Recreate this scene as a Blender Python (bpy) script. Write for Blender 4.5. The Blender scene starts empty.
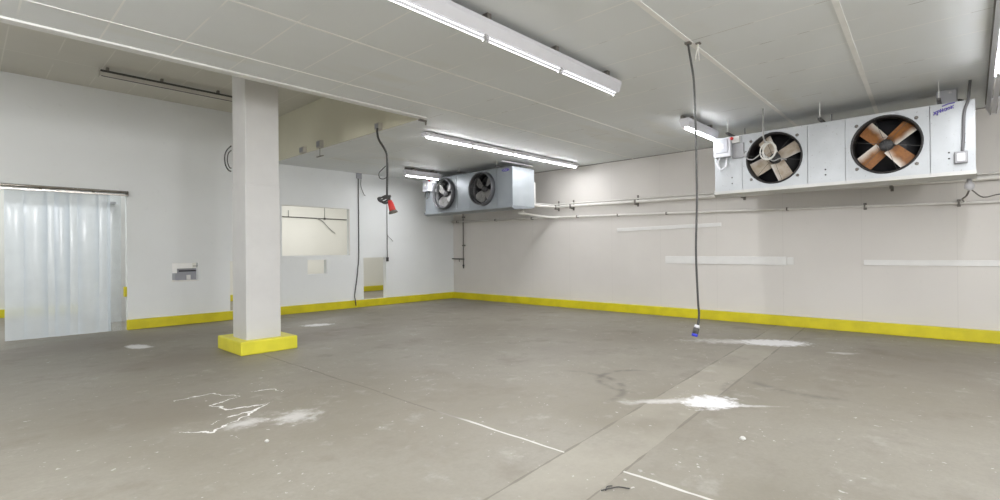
import bpy, bmesh, math, random
from mathutils import Vector, Matrix
random.seed(7)
S = bpy.context.scene
COL = S.collection
PI = math.pi

# ------------------------------------------------------------------ materials
def new_mat(name):
    m = bpy.data.materials.new(name); m.use_nodes = True
    nt = m.node_tree
    return m, nt, nt.nodes['Principled BSDF']

def N(nt, typ, **kw):
    n = nt.nodes.new(typ)
    for k, v in kw.items(): setattr(n, k, v)
    return n

def M(nt, op, a, b=None, c=None, clamp=False):
    n = nt.nodes.new('ShaderNodeMath'); n.operation = op; n.use_clamp = clamp
    for i, v in enumerate((a, b, c)):
        if v is None: continue
        if isinstance(v, (int, float)): n.inputs[i].default_value = v
        else: nt.links.new(v, n.inputs[i])
    return n.outputs[0]

def VM(nt, op, a, b=None):
    n = nt.nodes.new('ShaderNodeVectorMath'); n.operation = op
    for i, v in enumerate((a, b)):
        if v is None: continue
        if isinstance(v, (tuple, list)): n.inputs[i].default_value = v
        else: nt.links.new(v, n.inputs[i])
    return n

def mixc(nt, fac, a, b):
    n = nt.nodes.new('ShaderNodeMix'); n.data_type = 'RGBA'
    if isinstance(fac, (int, float)): n.inputs[0].default_value = fac
    else: nt.links.new(fac, n.inputs[0])
    for i, v in ((6, a), (7, b)):
        if isinstance(v, (tuple, list)): n.inputs[i].default_value = (*v[:3], 1)
        else: nt.links.new(v, n.inputs[i])
    return n.outputs[2]

def noise(nt, vec, scale, detail=4, rough=0.55):
    n = N(nt, 'ShaderNodeTexNoise'); n.inputs['Scale'].default_value = scale
    n.inputs['Detail'].default_value = detail; n.inputs['Roughness'].default_value = rough
    if vec is not None: nt.links.new(vec, n.inputs['Vector'])
    return n.outputs['Fac']

def smooth(nt, v, lo, hi):
    n = N(nt, 'ShaderNodeMapRange', interpolation_type='SMOOTHSTEP')
    nt.links.new(v, n.inputs[0]); n.inputs[1].default_value = lo; n.inputs[2].default_value = hi
    return n.outputs[0]

def simple(name, col, rough=0.5, metal=0.0, var=0.08, scale=6.0, bump=0.0, col2=None):
    m, nt, b = new_mat(name)
    tc = N(nt, 'ShaderNodeTexCoord')
    f = smooth(nt, noise(nt, tc.outputs['Object'], scale), 0.3, 0.7)
    c2 = col2 or tuple(max(0, c * (1 - var * 2)) for c in col)
    nt.links.new(mixc(nt, f, col, c2), b.inputs['Base Color'])
    b.inputs['Roughness'].default_value = rough
    b.inputs['Metallic'].default_value = metal
    if bump:
        bp = N(nt, 'ShaderNodeBump'); bp.inputs['Strength'].default_value = bump
        bp.inputs['Distance'].default_value = 0.01
        nt.links.new(noise(nt, tc.outputs['Object'], scale * 8), bp.inputs['Height'])
        nt.links.new(bp.outputs[0], b.inputs['Normal'])
    return m

def line_mask(nt, coord, offset, pitch, half):
    """1 on evenly spaced joint lines along one axis."""
    d = M(nt, 'PINGPONG', M(nt, 'SUBTRACT', coord, offset + 40 * -pitch), pitch / 2)
    return M(nt, 'LESS_THAN', d, half)

def sep(nt):
    g = N(nt, 'ShaderNodeNewGeometry')
    s = N(nt, 'ShaderNodeSeparateXYZ'); nt.links.new(g.outputs['Position'], s.inputs[0])
    return g.outputs['Position'], s.outputs

def wall_mat(name, col, col2, axis, offset, pitch, line_col, fac=0.5, rough=0.45):
    m, nt, b = new_mat(name)
    pos, xyz = sep(nt)
    c = mixc(nt, smooth(nt, noise(nt, pos, 0.7, 3), 0.3, 0.7), col, col2)
    f = smooth(nt, noise(nt, pos, 9, 5), 0.62, 0.8)
    c = mixc(nt, M(nt, 'MULTIPLY', f, 0.25), c, tuple(x * 0.8 for x in col2))
    if axis is not None:
        l = line_mask(nt, xyz[axis], offset, pitch, 0.005)
        c = mixc(nt, M(nt, 'MULTIPLY', l, fac), c, line_col)
    nt.links.new(c, b.inputs['Base Color'])
    b.inputs['Roughness'].default_value = rough
    b.inputs['Specular IOR Level'].default_value = 0.3
    return m

def ceiling_mat(name, col, col2, xo, xp, yo, yp, line_col, dark):
    m, nt, b = new_mat(name)
    pos, xyz = sep(nt)
    c = mixc(nt, smooth(nt, noise(nt, pos, 0.55, 4), 0.35, 0.7), col, col2)
    # faint yellowed patches
    f = smooth(nt, noise(nt, VM(nt, 'MULTIPLY', pos, (0.5, 1.6, 1)).outputs[0], 0.8, 3), 0.58, 0.72)
    c = mixc(nt, M(nt, 'MULTIPLY', f, 0.22), c, (0.64, 0.60, 0.47))
    lx = line_mask(nt, xyz[0], xo, xp, 0.008)
    br = smooth(nt, noise(nt, pos, 1.3, 2), 0.36, 0.5)
    c = mixc(nt, M(nt, 'MULTIPLY', M(nt, 'MULTIPLY', lx, br), 0.8), c, line_col)
    dk = M(nt, 'MULTIPLY', smooth(nt, noise(nt, pos, 2.3, 2), 0.58, 0.62), smooth(nt, xyz[0], 3.0, 6.0))
    lx2 = line_mask(nt, xyz[0], xo, xp, 0.005)
    c = mixc(nt, M(nt, 'MULTIPLY', M(nt, 'MULTIPLY', lx2, dk), 0.6), c, dark)
    ly = M(nt, 'MULTIPLY', line_mask(nt, xyz[1], yo, yp, 0.009), M(nt, 'GREATER_THAN', xyz[1], 6.7))
    c = mixc(nt, M(nt, 'MULTIPLY', ly, 0.7), c, line_col)
    nt.links.new(c, b.inputs['Base Color'])
    b.inputs['Roughness'].default_value = 0.5
    b.inputs['Specular IOR Level'].default_value = 0.25
    return m

def floor_mat():
    m, nt, b = new_mat('worn_concrete')
    pos, xyz = sep(nt)
    flat = VM(nt, 'MULTIPLY', pos, (1, 1, 0)).outputs[0]
    big = smooth(nt, noise(nt, flat, 0.35, 4), 0.32, 0.68)
    c = mixc(nt, big, (0.212, 0.192, 0.152), (0.285, 0.268, 0.228))
    med = smooth(nt, noise(nt, flat, 1.4, 5, 0.6), 0.5, 0.75)
    c = mixc(nt, M(nt, 'MULTIPLY', med, 0.6), c, (0.20, 0.178, 0.145))
    mid = smooth(nt, noise(nt, flat, 4.5, 6, 0.65), 0.48, 0.68)
    c = mixc(nt, M(nt, 'MULTIPLY', mid, 0.22), c, (0.175, 0.16, 0.135))
    grain = smooth(nt, noise(nt, flat, 30, 6, 0.7), 0.35, 0.7)
    c = mixc(nt, M(nt, 'MULTIPLY', grain, 0.22), c, (0.17, 0.15, 0.125))
    pale = smooth(nt, noise(nt, flat, 2.6, 8, 0.72), 0.55, 0.70)
    c = mixc(nt, M(nt, 'MULTIPLY', pale, 0.33), c, (0.43, 0.415, 0.38))
    specks = M(nt, 'MULTIPLY', smooth(nt, noise(nt, flat, 16, 3, 0.6), 0.66, 0.70), smooth(nt, noise(nt, flat, 1.2, 3), 0.45, 0.6))
    c = mixc(nt, M(nt, 'MULTIPLY', specks, 0.65), c, (0.66, 0.65, 0.63))
    # browner, damper ground towards the far corner of the hall and along the right wall
    # (spills soaked into the slab)
    nz = noise(nt, flat, 0.8, 5)
    def blob(cx, cy, rx, ry, ang=0.0, rag=0.9, lo=0.0, hi=0.35, nscale=3.0):
        v = VM(nt, 'SUBTRACT', flat, (cx, cy, 0)).outputs[0]
        if ang:
            r = N(nt, 'ShaderNodeVectorRotate', rotation_type='Z_AXIS')
            nt.links.new(v, r.inputs['Vector']); r.inputs['Angle'].default_value = -ang
            v = r.outputs[0]
        v = VM(nt, 'DIVIDE', v, (rx, ry, 1)).outputs[0]
        d = VM(nt, 'LENGTH', v).outputs['Value']
        n2 = noise(nt, flat, nscale, 6, 0.65)
        e = M(nt, 'ADD', M(nt, 'SUBTRACT', 1.0, d), M(nt, 'MULTIPLY', M(nt, 'SUBTRACT', n2, 0.5), rag * 2))
        return smooth(nt, e, lo, hi)
    for (cx, cy, rx, ry, k) in ((8.6, 0.6, 2.2, 1.3, 0.45), (9.5, 9.5, 1.6, 2.5, 0.35), (5.2, 8.6, 1.6, 1.1, 0.5),
                                (6.4, 4.4, 1.7, 0.8, 0.35), (1.4, 10.8, 2.2, 1.2, 0.65), (1.2, 5.7, 0.9, 0.9, 0.35), (3.9, 8.6, 1.0, 0.8, 0.7), (4.4, 9.3, 1.3, 1.0, 0.55), (8.3, 11.3, 2.0, 0.6, 0.45), (2.0, 8.2, 1.1, 0.9, 0.6)):
        c = mixc(nt, M(nt, 'MULTIPLY', blob(cx, cy, rx, ry, 0, 0.8, 0, 0.8, 1.5), k), c, (0.175, 0.150, 0.120))
    # paler filled-in trench strip running across the slab
    tilt = M(nt, 'ADD', M(nt, 'MULTIPLY', xyz[0], 0.075), 1.755)          # centre line
    dt = M(nt, 'SUBTRACT', xyz[1], tilt)
    ad = M(nt, 'ABSOLUTE', dt)
    instrip = M(nt, 'LESS_THAN', ad, 0.245)
    c = mixc(nt, M(nt, 'MULTIPLY', M(nt, 'MULTIPLY', instrip, smooth(nt, noise(nt, flat, 1.1, 4), 0.25, 0.6)), 0.34), c, (0.40, 0.375, 0.315))
    edge = M(nt, 'LESS_THAN', M(nt, 'ABSOLUTE', M(nt, 'SUBTRACT', ad, 0.245)), M(nt, 'MULTIPLY', smooth(nt, noise(nt, flat, 1.9, 4), 0.34, 0.66), 0.016))
    c = mixc(nt, M(nt, 'MULTIPLY', edge, 0.75), c, (0.15, 0.135, 0.11))
    # saw-cut joint crossing the trench
    wob = M(nt, 'MULTIPLY', M(nt, 'SUBTRACT', noise(nt, flat, 1.1, 3), 0.5), 0.08)
    dj = M(nt, 'ABSOLUTE', M(nt, 'ADD', M(nt, 'SUBTRACT', xyz[0], 3.07), wob))
    notin = M(nt, 'SUBTRACT', 1.0, instrip)
    jl = M(nt, 'MULTIPLY', M(nt, 'LESS_THAN', dj, M(nt, 'MULTIPLY', smooth(nt, noise(nt, flat, 1.7, 3), 0.2, 0.6), 0.015)), M(nt, 'MULTIPLY', notin, M(nt, 'LESS_THAN', xyz[1], 7.85)))
    jpale = smooth(nt, M(nt, 'ADD', xyz[1], M(nt, 'MULTIPLY', noise(nt, flat, 1.6, 2), 2.0)), 4.9, 4.3)
    jc = mixc(nt, jpale, (0.15, 0.13, 0.105), (0.66, 0.65, 0.62))
    c = mixc(nt, M(nt, 'MULTIPLY', jl, 0.8), c, jc)
    # tyre scuffs: short dark arcs
    for (cx, cy, r0, w, a0, a1, k) in ((5.35, 2.75, 0.52, 0.07, 0.3, 3.6, 0.9), (4.5, 3.4, 0.75, 0.07, -1.9, 0.6, 0.8), (6.6, 1.3, 0.7, 0.12, 2.0, 3.9, 0.75),
                                       (5.9, 1.0, 1.0, 0.07, 1.2, 2.6, 0.5)):
        v = VM(nt, 'SUBTRACT', flat, (cx, cy, 0)).outputs[0]
        sv = N(nt, 'ShaderNodeSeparateXYZ'); nt.links.new(v, sv.inputs[0])
        ang = M(nt, 'ARCTAN2', sv.outputs[1], sv.outputs[0])
        mid = (a0 + a1) / 2; half = (a1 - a0) / 2
        da = M(nt, 'ABSOLUTE', M(nt, 'WRAP', M(nt, 'SUBTRACT', ang, mid), PI, -PI))
        am = smooth(nt, M(nt, 'SUBTRACT', half, da), 0.0, 0.5)
        dr = M(nt, 'ABSOLUTE', M(nt, 'SUBTRACT', VM(nt, 'LENGTH', v).outputs['Value'], r0))
        rm = smooth(nt, M(nt, 'SUBTRACT', w, dr), 0.0, w)
        g = smooth(nt, noise(nt, flat, 5, 4), 0.35, 0.6)
        c = mixc(nt, M(nt, 'MULTIPLY', M(nt, 'MULTIPLY', M(nt, 'MULTIPLY', am, rm), g), k), c, (0.13, 0.12, 0.105))
    # white plaster powder
    W = (0.74, 0.735, 0.74)
    for (cx, cy, rx, ry, ang, rag) in ((5.02, 1.89, 0.33, 0.26, -0.6, 0.85), (8.88, 2.33, 0.60, 0.36, -1.0, 0.7), (1.98, 9.95, 0.17, 0.34, 0.2, 0.7),
                                       (5.08, 9.98, 0.36, 0.22, -0.3, 0.9)):
        c = mixc(nt, M(nt, 'MULTIPLY', blob(cx, cy, rx, ry, ang, rag, 0.0, 0.45, 11.0), 0.9), c, W)
    for (cx, cy, rx, ry, ang, rag) in ((4.75, 2.25, 0.6, 0.10, -0.75, 1.0), (5.1, 1.62, 0.45, 0.05, -0.9, 0.9), (8.6, 2.8, 1.0, 0.3, -1.0, 1.1),
                                       (8.6, 1.36, 0.12, 0.25, 0.5, 0.8), (1.72, 4.72, 0.26, 0.16, 0.0, 1.1), (2.1, 4.55, 0.3, 0.25, 0, 1.3)):
        c = mixc(nt, M(nt, 'MULTIPLY', blob(cx, cy, rx, ry, ang, rag, 0.0, 0.9, 8.0), 0.55), c, (0.68, 0.67, 0.66))
    # white hairline cracks
    wv = N(nt, 'ShaderNodeTexNoise'); wv.inputs['Scale'].default_value = 9; wv.inputs['Detail'].default_value = 4
    nt.links.new(flat, wv.inputs['Vector'])
    off = VM(nt, 'MULTIPLY', VM(nt, 'SUBTRACT', wv.outputs['Color'], (0.5, 0.5, 0.5)).outputs[0], (0.16, 0.16, 0)).outputs[0]
    wp = VM(nt, 'ADD', flat, off).outputs[0]
    lines = [[(1.501, 5.96), (1.70, 6.00), (1.844, 5.954), (1.93, 5.80), (2.009, 5.652)],
             [(1.98, 5.62), (1.80, 5.56), (1.702, 5.528), (1.738, 5.249), (1.93, 5.173), (2.144, 5.177)],
             [(2.12, 5.17), (1.90, 5.04), (1.75, 5.02), (1.499, 4.925)],
             [(2.05, 5.15), (1.80, 4.93), (1.62, 4.80), (1.46, 4.673), (1.261, 4.897)],
             [(2.20, 5.75), (2.36, 5.66), (2.40, 5.50)]]
    tot = None
    for ln in lines:
        for (ax, ay), (bx, by) in zip(ln, ln[1:]):
            ba = (bx - ax, by - ay, 0); L2 = ba[0] ** 2 + ba[1] ** 2
            pa = VM(nt, 'SUBTRACT', wp, (ax, ay, 0)).outputs[0]
            h = M(nt, 'MULTIPLY', VM(nt, 'DOT_PRODUCT', pa, ba).outputs['Value'], 1 / L2, clamp=True)
            cb = N(nt, 'ShaderNodeCombineXYZ')
            nt.links.new(M(nt, 'MULTIPLY', h, ba[0]), cb.inputs[0]); nt.links.new(M(nt, 'MULTIPLY', h, ba[1]), cb.inputs[1])
            d = VM(nt, 'DISTANCE', pa, cb.outputs[0]).outputs['Value']
            tot = d if tot is None else M(nt, 'MINIMUM', tot, d)
    wd = M(nt, 'MULTIPLY', smooth(nt, noise(nt, flat, 4, 3), 0.30, 0.65), 0.015)
    crk = M(nt, 'LESS_THAN', tot, wd)
    c = mixc(nt, M(nt, 'MULTIPLY', crk, 0.85), c, (0.80, 0.80, 0.78))
    nt.links.new(c, b.inputs['Base Color'])
    nt.links.new(M(nt, 'ADD', M(nt, 'MULTIPLY', med, 0.12), 0.50), b.inputs['Roughness'])
    b.inputs['Specular IOR Level'].default_value = 0.35
    bp = N(nt, 'ShaderNodeBump'); bp.inputs['Strength'].default_value = 0.12; bp.inputs['Distance'].default_value = 0.01
    nt.links.new(noise(nt, flat, 12, 6), bp.inputs['Height']); nt.links.new(bp.outputs[0], b.inputs['Normal'])
    return m

def emit(name, col, strength):
    m, nt, b = new_mat(name)
    b.inputs['Base Color'].default_value = (0.9, 0.9, 0.9, 1)
    b.inputs['Emission Color'].default_value = (*col, 1)
    b.inputs['Emission Strength'].default_value = strength
    return m

def pvc_mat(name, OPQ):
    m = bpy.data.materials.new(name); m.use_nodes = True; nt = m.node_tree
    nt.nodes.remove(nt.nodes['Principled BSDF'])
    out = nt.nodes['Material Output']
    tr = N(nt, 'ShaderNodeBsdfTransparent'); tr.inputs[0].default_value = (0.93, 0.96, 0.98, 1)
    tl = N(nt, 'ShaderNodeBsdfTranslucent'); tl.inputs[0].default_value = (0.82, 0.87, 0.92, 1)
    df = N(nt, 'ShaderNodeBsdfDiffuse'); df.inputs[0].default_value = (0.80, 0.85, 0.90, 1)
    gl = N(nt, 'ShaderNodeBsdfGlossy'); gl.inputs['Roughness'].default_value = 0.16
    tc = N(nt, 'ShaderNodeTexCoord')
    sx = N(nt, 'ShaderNodeSeparateXYZ'); nt.links.new(tc.outputs['Object'], sx.inputs[0])
    cr = noise(nt, VM(nt, 'MULTIPLY', tc.outputs['Object'], (9, 1, 8)).outputs[0], 1.6, 3)
    bp = N(nt, 'ShaderNodeBump'); bp.inputs['Distance'].default_value = 0.05
    nt.links.new(smooth(nt, sx.outputs[2], -0.42, -0.05), bp.inputs['Strength'])
    nt.links.new(cr, bp.inputs['Height']); nt.links.new(bp.outputs[0], gl.inputs['Normal'])
    cloud = smooth(nt, noise(nt, tc.outputs['Object'], 1.3, 4), 0.25, 0.75)
    a = N(nt, 'ShaderNodeMixShader'); a.inputs[0].default_value = 0.45
    nt.links.new(tl.outputs[0], a.inputs[1]); nt.links.new(df.outputs[0], a.inputs[2])
    bmx = N(nt, 'ShaderNodeMixShader')
    nt.links.new(M(nt, 'ADD', M(nt, 'MULTIPLY', cloud, 0.12), OPQ), bmx.inputs[0])
    nt.links.new(tr.outputs[0], bmx.inputs[1]); nt.links.new(a.outputs[0], bmx.inputs[2])
    lw = N(nt, 'ShaderNodeLayerWeight'); lw.inputs[0].default_value = 0.25
    cmx = N(nt, 'ShaderNodeMixShader')
    nt.links.new(M(nt, 'ADD', M(nt, 'MULTIPLY', lw.outputs['Fresnel'], 0.25), 0.025, clamp=True), cmx.inputs[0])
    nt.links.new(bmx.outputs[0], cmx.inputs[1]); nt.links.new(gl.outputs[0], cmx.inputs[2])
    nt.links.new(cmx.outputs[0], out.inputs[0])
    return m

def blade_mat(name, base, base2, edge, k0, k1):
    """rust or dust over the blade, a paler band along its leading edge"""
    m, nt, b = new_mat(name)
    tc = N(nt, 'ShaderNodeTexCoord')
    o = tc.outputs['Object']
    s = N(nt, 'ShaderNodeSeparateXYZ'); nt.links.new(o, s.inputs[0])
    c = mixc(nt, smooth(nt, noise(nt, o, 9, 5), 0.35, 0.65), base, base2)
    e = M(nt, 'ADD', M(nt, 'MULTIPLY', s.outputs[1], -1.0), M(nt, 'MULTIPLY', M(nt, 'SUBTRACT', noise(nt, o, 7, 4), 0.5), 0.09))
    e = M(nt, 'SUBTRACT', e, M(nt, 'MULTIPLY', M(nt, 'SUBTRACT', s.outputs[2], 0.2), 0.12))
    c = mixc(nt, smooth(nt, e, k0, k1), c, edge)
    nt.links.new(c, b.inputs['Base Color']); b.inputs['Roughness'].default_value = 0.6
    return m

def casing_mat(name, col, dirt):
    m, nt, b = new_mat(name)
    tc = N(nt, 'ShaderNodeTexCoord'); o = tc.outputs['Object']
    c = mixc(nt, smooth(nt, noise(nt, o, 2.2, 4), 0.3, 0.7), col, tuple(x * 0.88 for x in col))
    f = smooth(nt, noise(nt, o, 26, 4, 0.7), 0.63, 0.69)
    c = mixc(nt, M(nt, 'MULTIPLY', f, dirt), c, (0.16, 0.13, 0.10))
    nt.links.new(c, b.inputs['Base Color']); b.inputs['Roughness'].default_value = 0.38
    b.inputs['Metallic'].default_value = 0.25
    return m

MT = {}
TUBE_E = 1.9
LAMP_W = 12.0
MT['floor'] = floor_mat()
MT['wall_left'] = wall_mat('wall_left_paint', (0.77, 0.79, 0.79), (0.74, 0.76, 0.755), None, 0, 1, (0, 0, 0))
MT['wall_right'] = wall_mat('wall_right_panels', (0.655, 0.63, 0.595), (0.625, 0.60, 0.565), 1, 0.175, 1.265, (0.50, 0.48, 0.45), 0.3)
MT['wall_plain'] = wall_mat('wall_plain_paint', (0.71, 0.70, 0.68), (0.67, 0.66, 0.64), None, 0, 1, (0, 0, 0))
MT['wall_cream'] = wall_mat('back_room_paint', (0.76, 0.755, 0.71), (0.73, 0.725, 0.68), None, 0, 1, (0, 0, 0))
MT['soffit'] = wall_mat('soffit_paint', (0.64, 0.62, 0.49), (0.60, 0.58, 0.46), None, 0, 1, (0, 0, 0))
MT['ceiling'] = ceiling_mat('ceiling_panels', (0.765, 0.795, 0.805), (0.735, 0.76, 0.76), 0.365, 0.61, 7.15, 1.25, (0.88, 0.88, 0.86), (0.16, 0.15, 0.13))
MT['ceiling_hi'] = ceiling_mat('raised_ceiling_panels', (0.62, 0.60, 0.53), (0.58, 0.565, 0.50), 0.48, 0.605, 11.0, 2.4, (0.72, 0.70, 0.63), (0.16, 0.15, 0.13))  # olive tone puts the dim, yellowish light up there into the colour
MT['white'] = simple('white_paint', (0.76, 0.755, 0.73), 0.45, var=0.03)
MT['batten'] = simple('batten_white', (0.92, 0.92, 0.90), 0.45, var=0.03)
MT['column'] = simple('column_paint', (0.63, 0.625, 0.61), 0.4, var=0.03, scale=2)
MT['enclosure'] = simple('box_plastic', (0.52, 0.53, 0.56), 0.4, var=0.02)
MT['conduit_dark'] = simple('flexible_conduit_grey', (0.15, 0.15, 0.155), 0.5, var=0.05)
MT['fixture_aged'] = simple('aged_fixture', (0.60, 0.58, 0.53), 0.45, var=0.04)
MT['ceiling_edge'] = simple('ceiling_edge_white', (0.75, 0.75, 0.725), 0.45, var=0.03)
MT['yellow'] = simple('yellow_paint', (0.66, 0.575, 0.012), 0.42, var=0.08, scale=3, bump=0.1)
MT['yellow_ped'] = simple('yellow_pedestal_paint', (0.74, 0.68, 0.045), 0.42, var=0.05, scale=4, bump=0.1)
MT['fixture'] = simple('enamelled_fixture', (0.63, 0.63, 0.66), 0.35, var=0.02)
MT['fixture_dull'] = simple('dusty_fixture', (0.45, 0.43, 0.38), 0.5, var=0.05)
MT['tube'] = emit('lit_tube', (0.96, 0.965, 1.0), TUBE_E)
MT['tube_bright'] = emit('bright_lit_tube', (0.96, 0.965, 1.0), 38)
MT['tube_off'] = simple('unlit_tube', (0.72, 0.71, 0.70), 0.25, var=0.02)
MT['dark'] = simple('dark_steel', (0.07, 0.068, 0.065), 0.5, var=0.1)
MT['black'] = simple('black_interior', (0.012, 0.012, 0.014), 0.6, var=0.1)
MT['grey_metal'] = simple('grey_metal', (0.30, 0.30, 0.31), 0.45, 0.3, var=0.06)
MT['grey_box'] = simple('grey_plastic', (0.36, 0.365, 0.40), 0.45, var=0.03)
MT['bracket'] = simple('tarnished_bracket', (0.20, 0.185, 0.165), 0.5, 0.3, var=0.1)
MT['chrome'] = simple('polished_rail', (0.55, 0.52, 0.48), 0.22, 0.95, var=0.05)
MT['cable'] = simple('grey_black_cable', (0.055, 0.054, 0.052), 0.5, var=0.1)
MT['cable_grey'] = simple('grey_cable', (0.33, 0.33, 0.32), 0.5, var=0.05)
MT['cable_pale'] = simple('pale_cable', (0.62, 0.61, 0.57), 0.45, var=0.04)
MT['pipe_white'] = simple('white_pipe', (0.78, 0.76, 0.72), 0.4, var=0.03)
MT['pipe_beige'] = simple('beige_pipe', (0.60, 0.56, 0.50), 0.45, var=0.05)
MT['red'] = simple('red_plastic', (0.62, 0.035, 0.03), 0.35, var=0.05)
MT['blue'] = simple('blue_plastic', (0.03, 0.04, 0.52), 0.35, var=0.05)
MT['ink'] = simple('violet_marker_ink', (0.10, 0.075, 0.36), 0.6, var=0.05)
MT['casing'] = casing_mat('galvanised_casing', (0.445, 0.465, 0.48), 0.6)
MT['casing_b'] = casing_mat('blue_grey_casing', (0.27, 0.295, 0.315), 0.12)
MT['casing_side'] = casing_mat('pale_casing_side', (0.40, 0.435, 0.455), 0.10)
MT['tray'] = casing_mat('drip_tray_metal', (0.50, 0.50, 0.48), 0.3)
MT['fan_rim'] = simple('fan_rim_steel', (0.035, 0.033, 0.032), 0.45, 0.3, var=0.1)
MT['fan_rim_b'] = simple('fan_collar_grey', (0.12, 0.123, 0.13), 0.4, 0.3, var=0.05)
MT['blade_rust'] = blade_mat('rusted_blade', (0.27, 0.105, 0.022), (0.16, 0.062, 0.016), (0.62, 0.59, 0.53), 0.0, 0.10)
MT['blade_dust'] = blade_mat('dusty_blade', (0.48, 0.42, 0.345), (0.36, 0.29, 0.21), (0.62, 0.60, 0.57), 0.03, 0.12)
MT['blade_grey'] = blade_mat('grey_blade', (0.21, 0.207, 0.20), (0.16, 0.157, 0.15), (0.30, 0.295, 0.285), 0.05, 0.14)
MT['hub'] = simple('motor_hub_black', (0.035, 0.035, 0.036), 0.5, var=0.1)
MT['pvc'] = pvc_mat('milky_pvc', 0.70); MT['pvc_clear'] = pvc_mat('clear_pvc', 0.16)
MT['board'] = simple('white_board', (0.74, 0.735, 0.715), 0.4, var=0.02)
MT['concrete_bit'] = simple('pale_rubble', (0.60, 0.59, 0.56), 0.8, var=0.1, scale=30)

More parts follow.
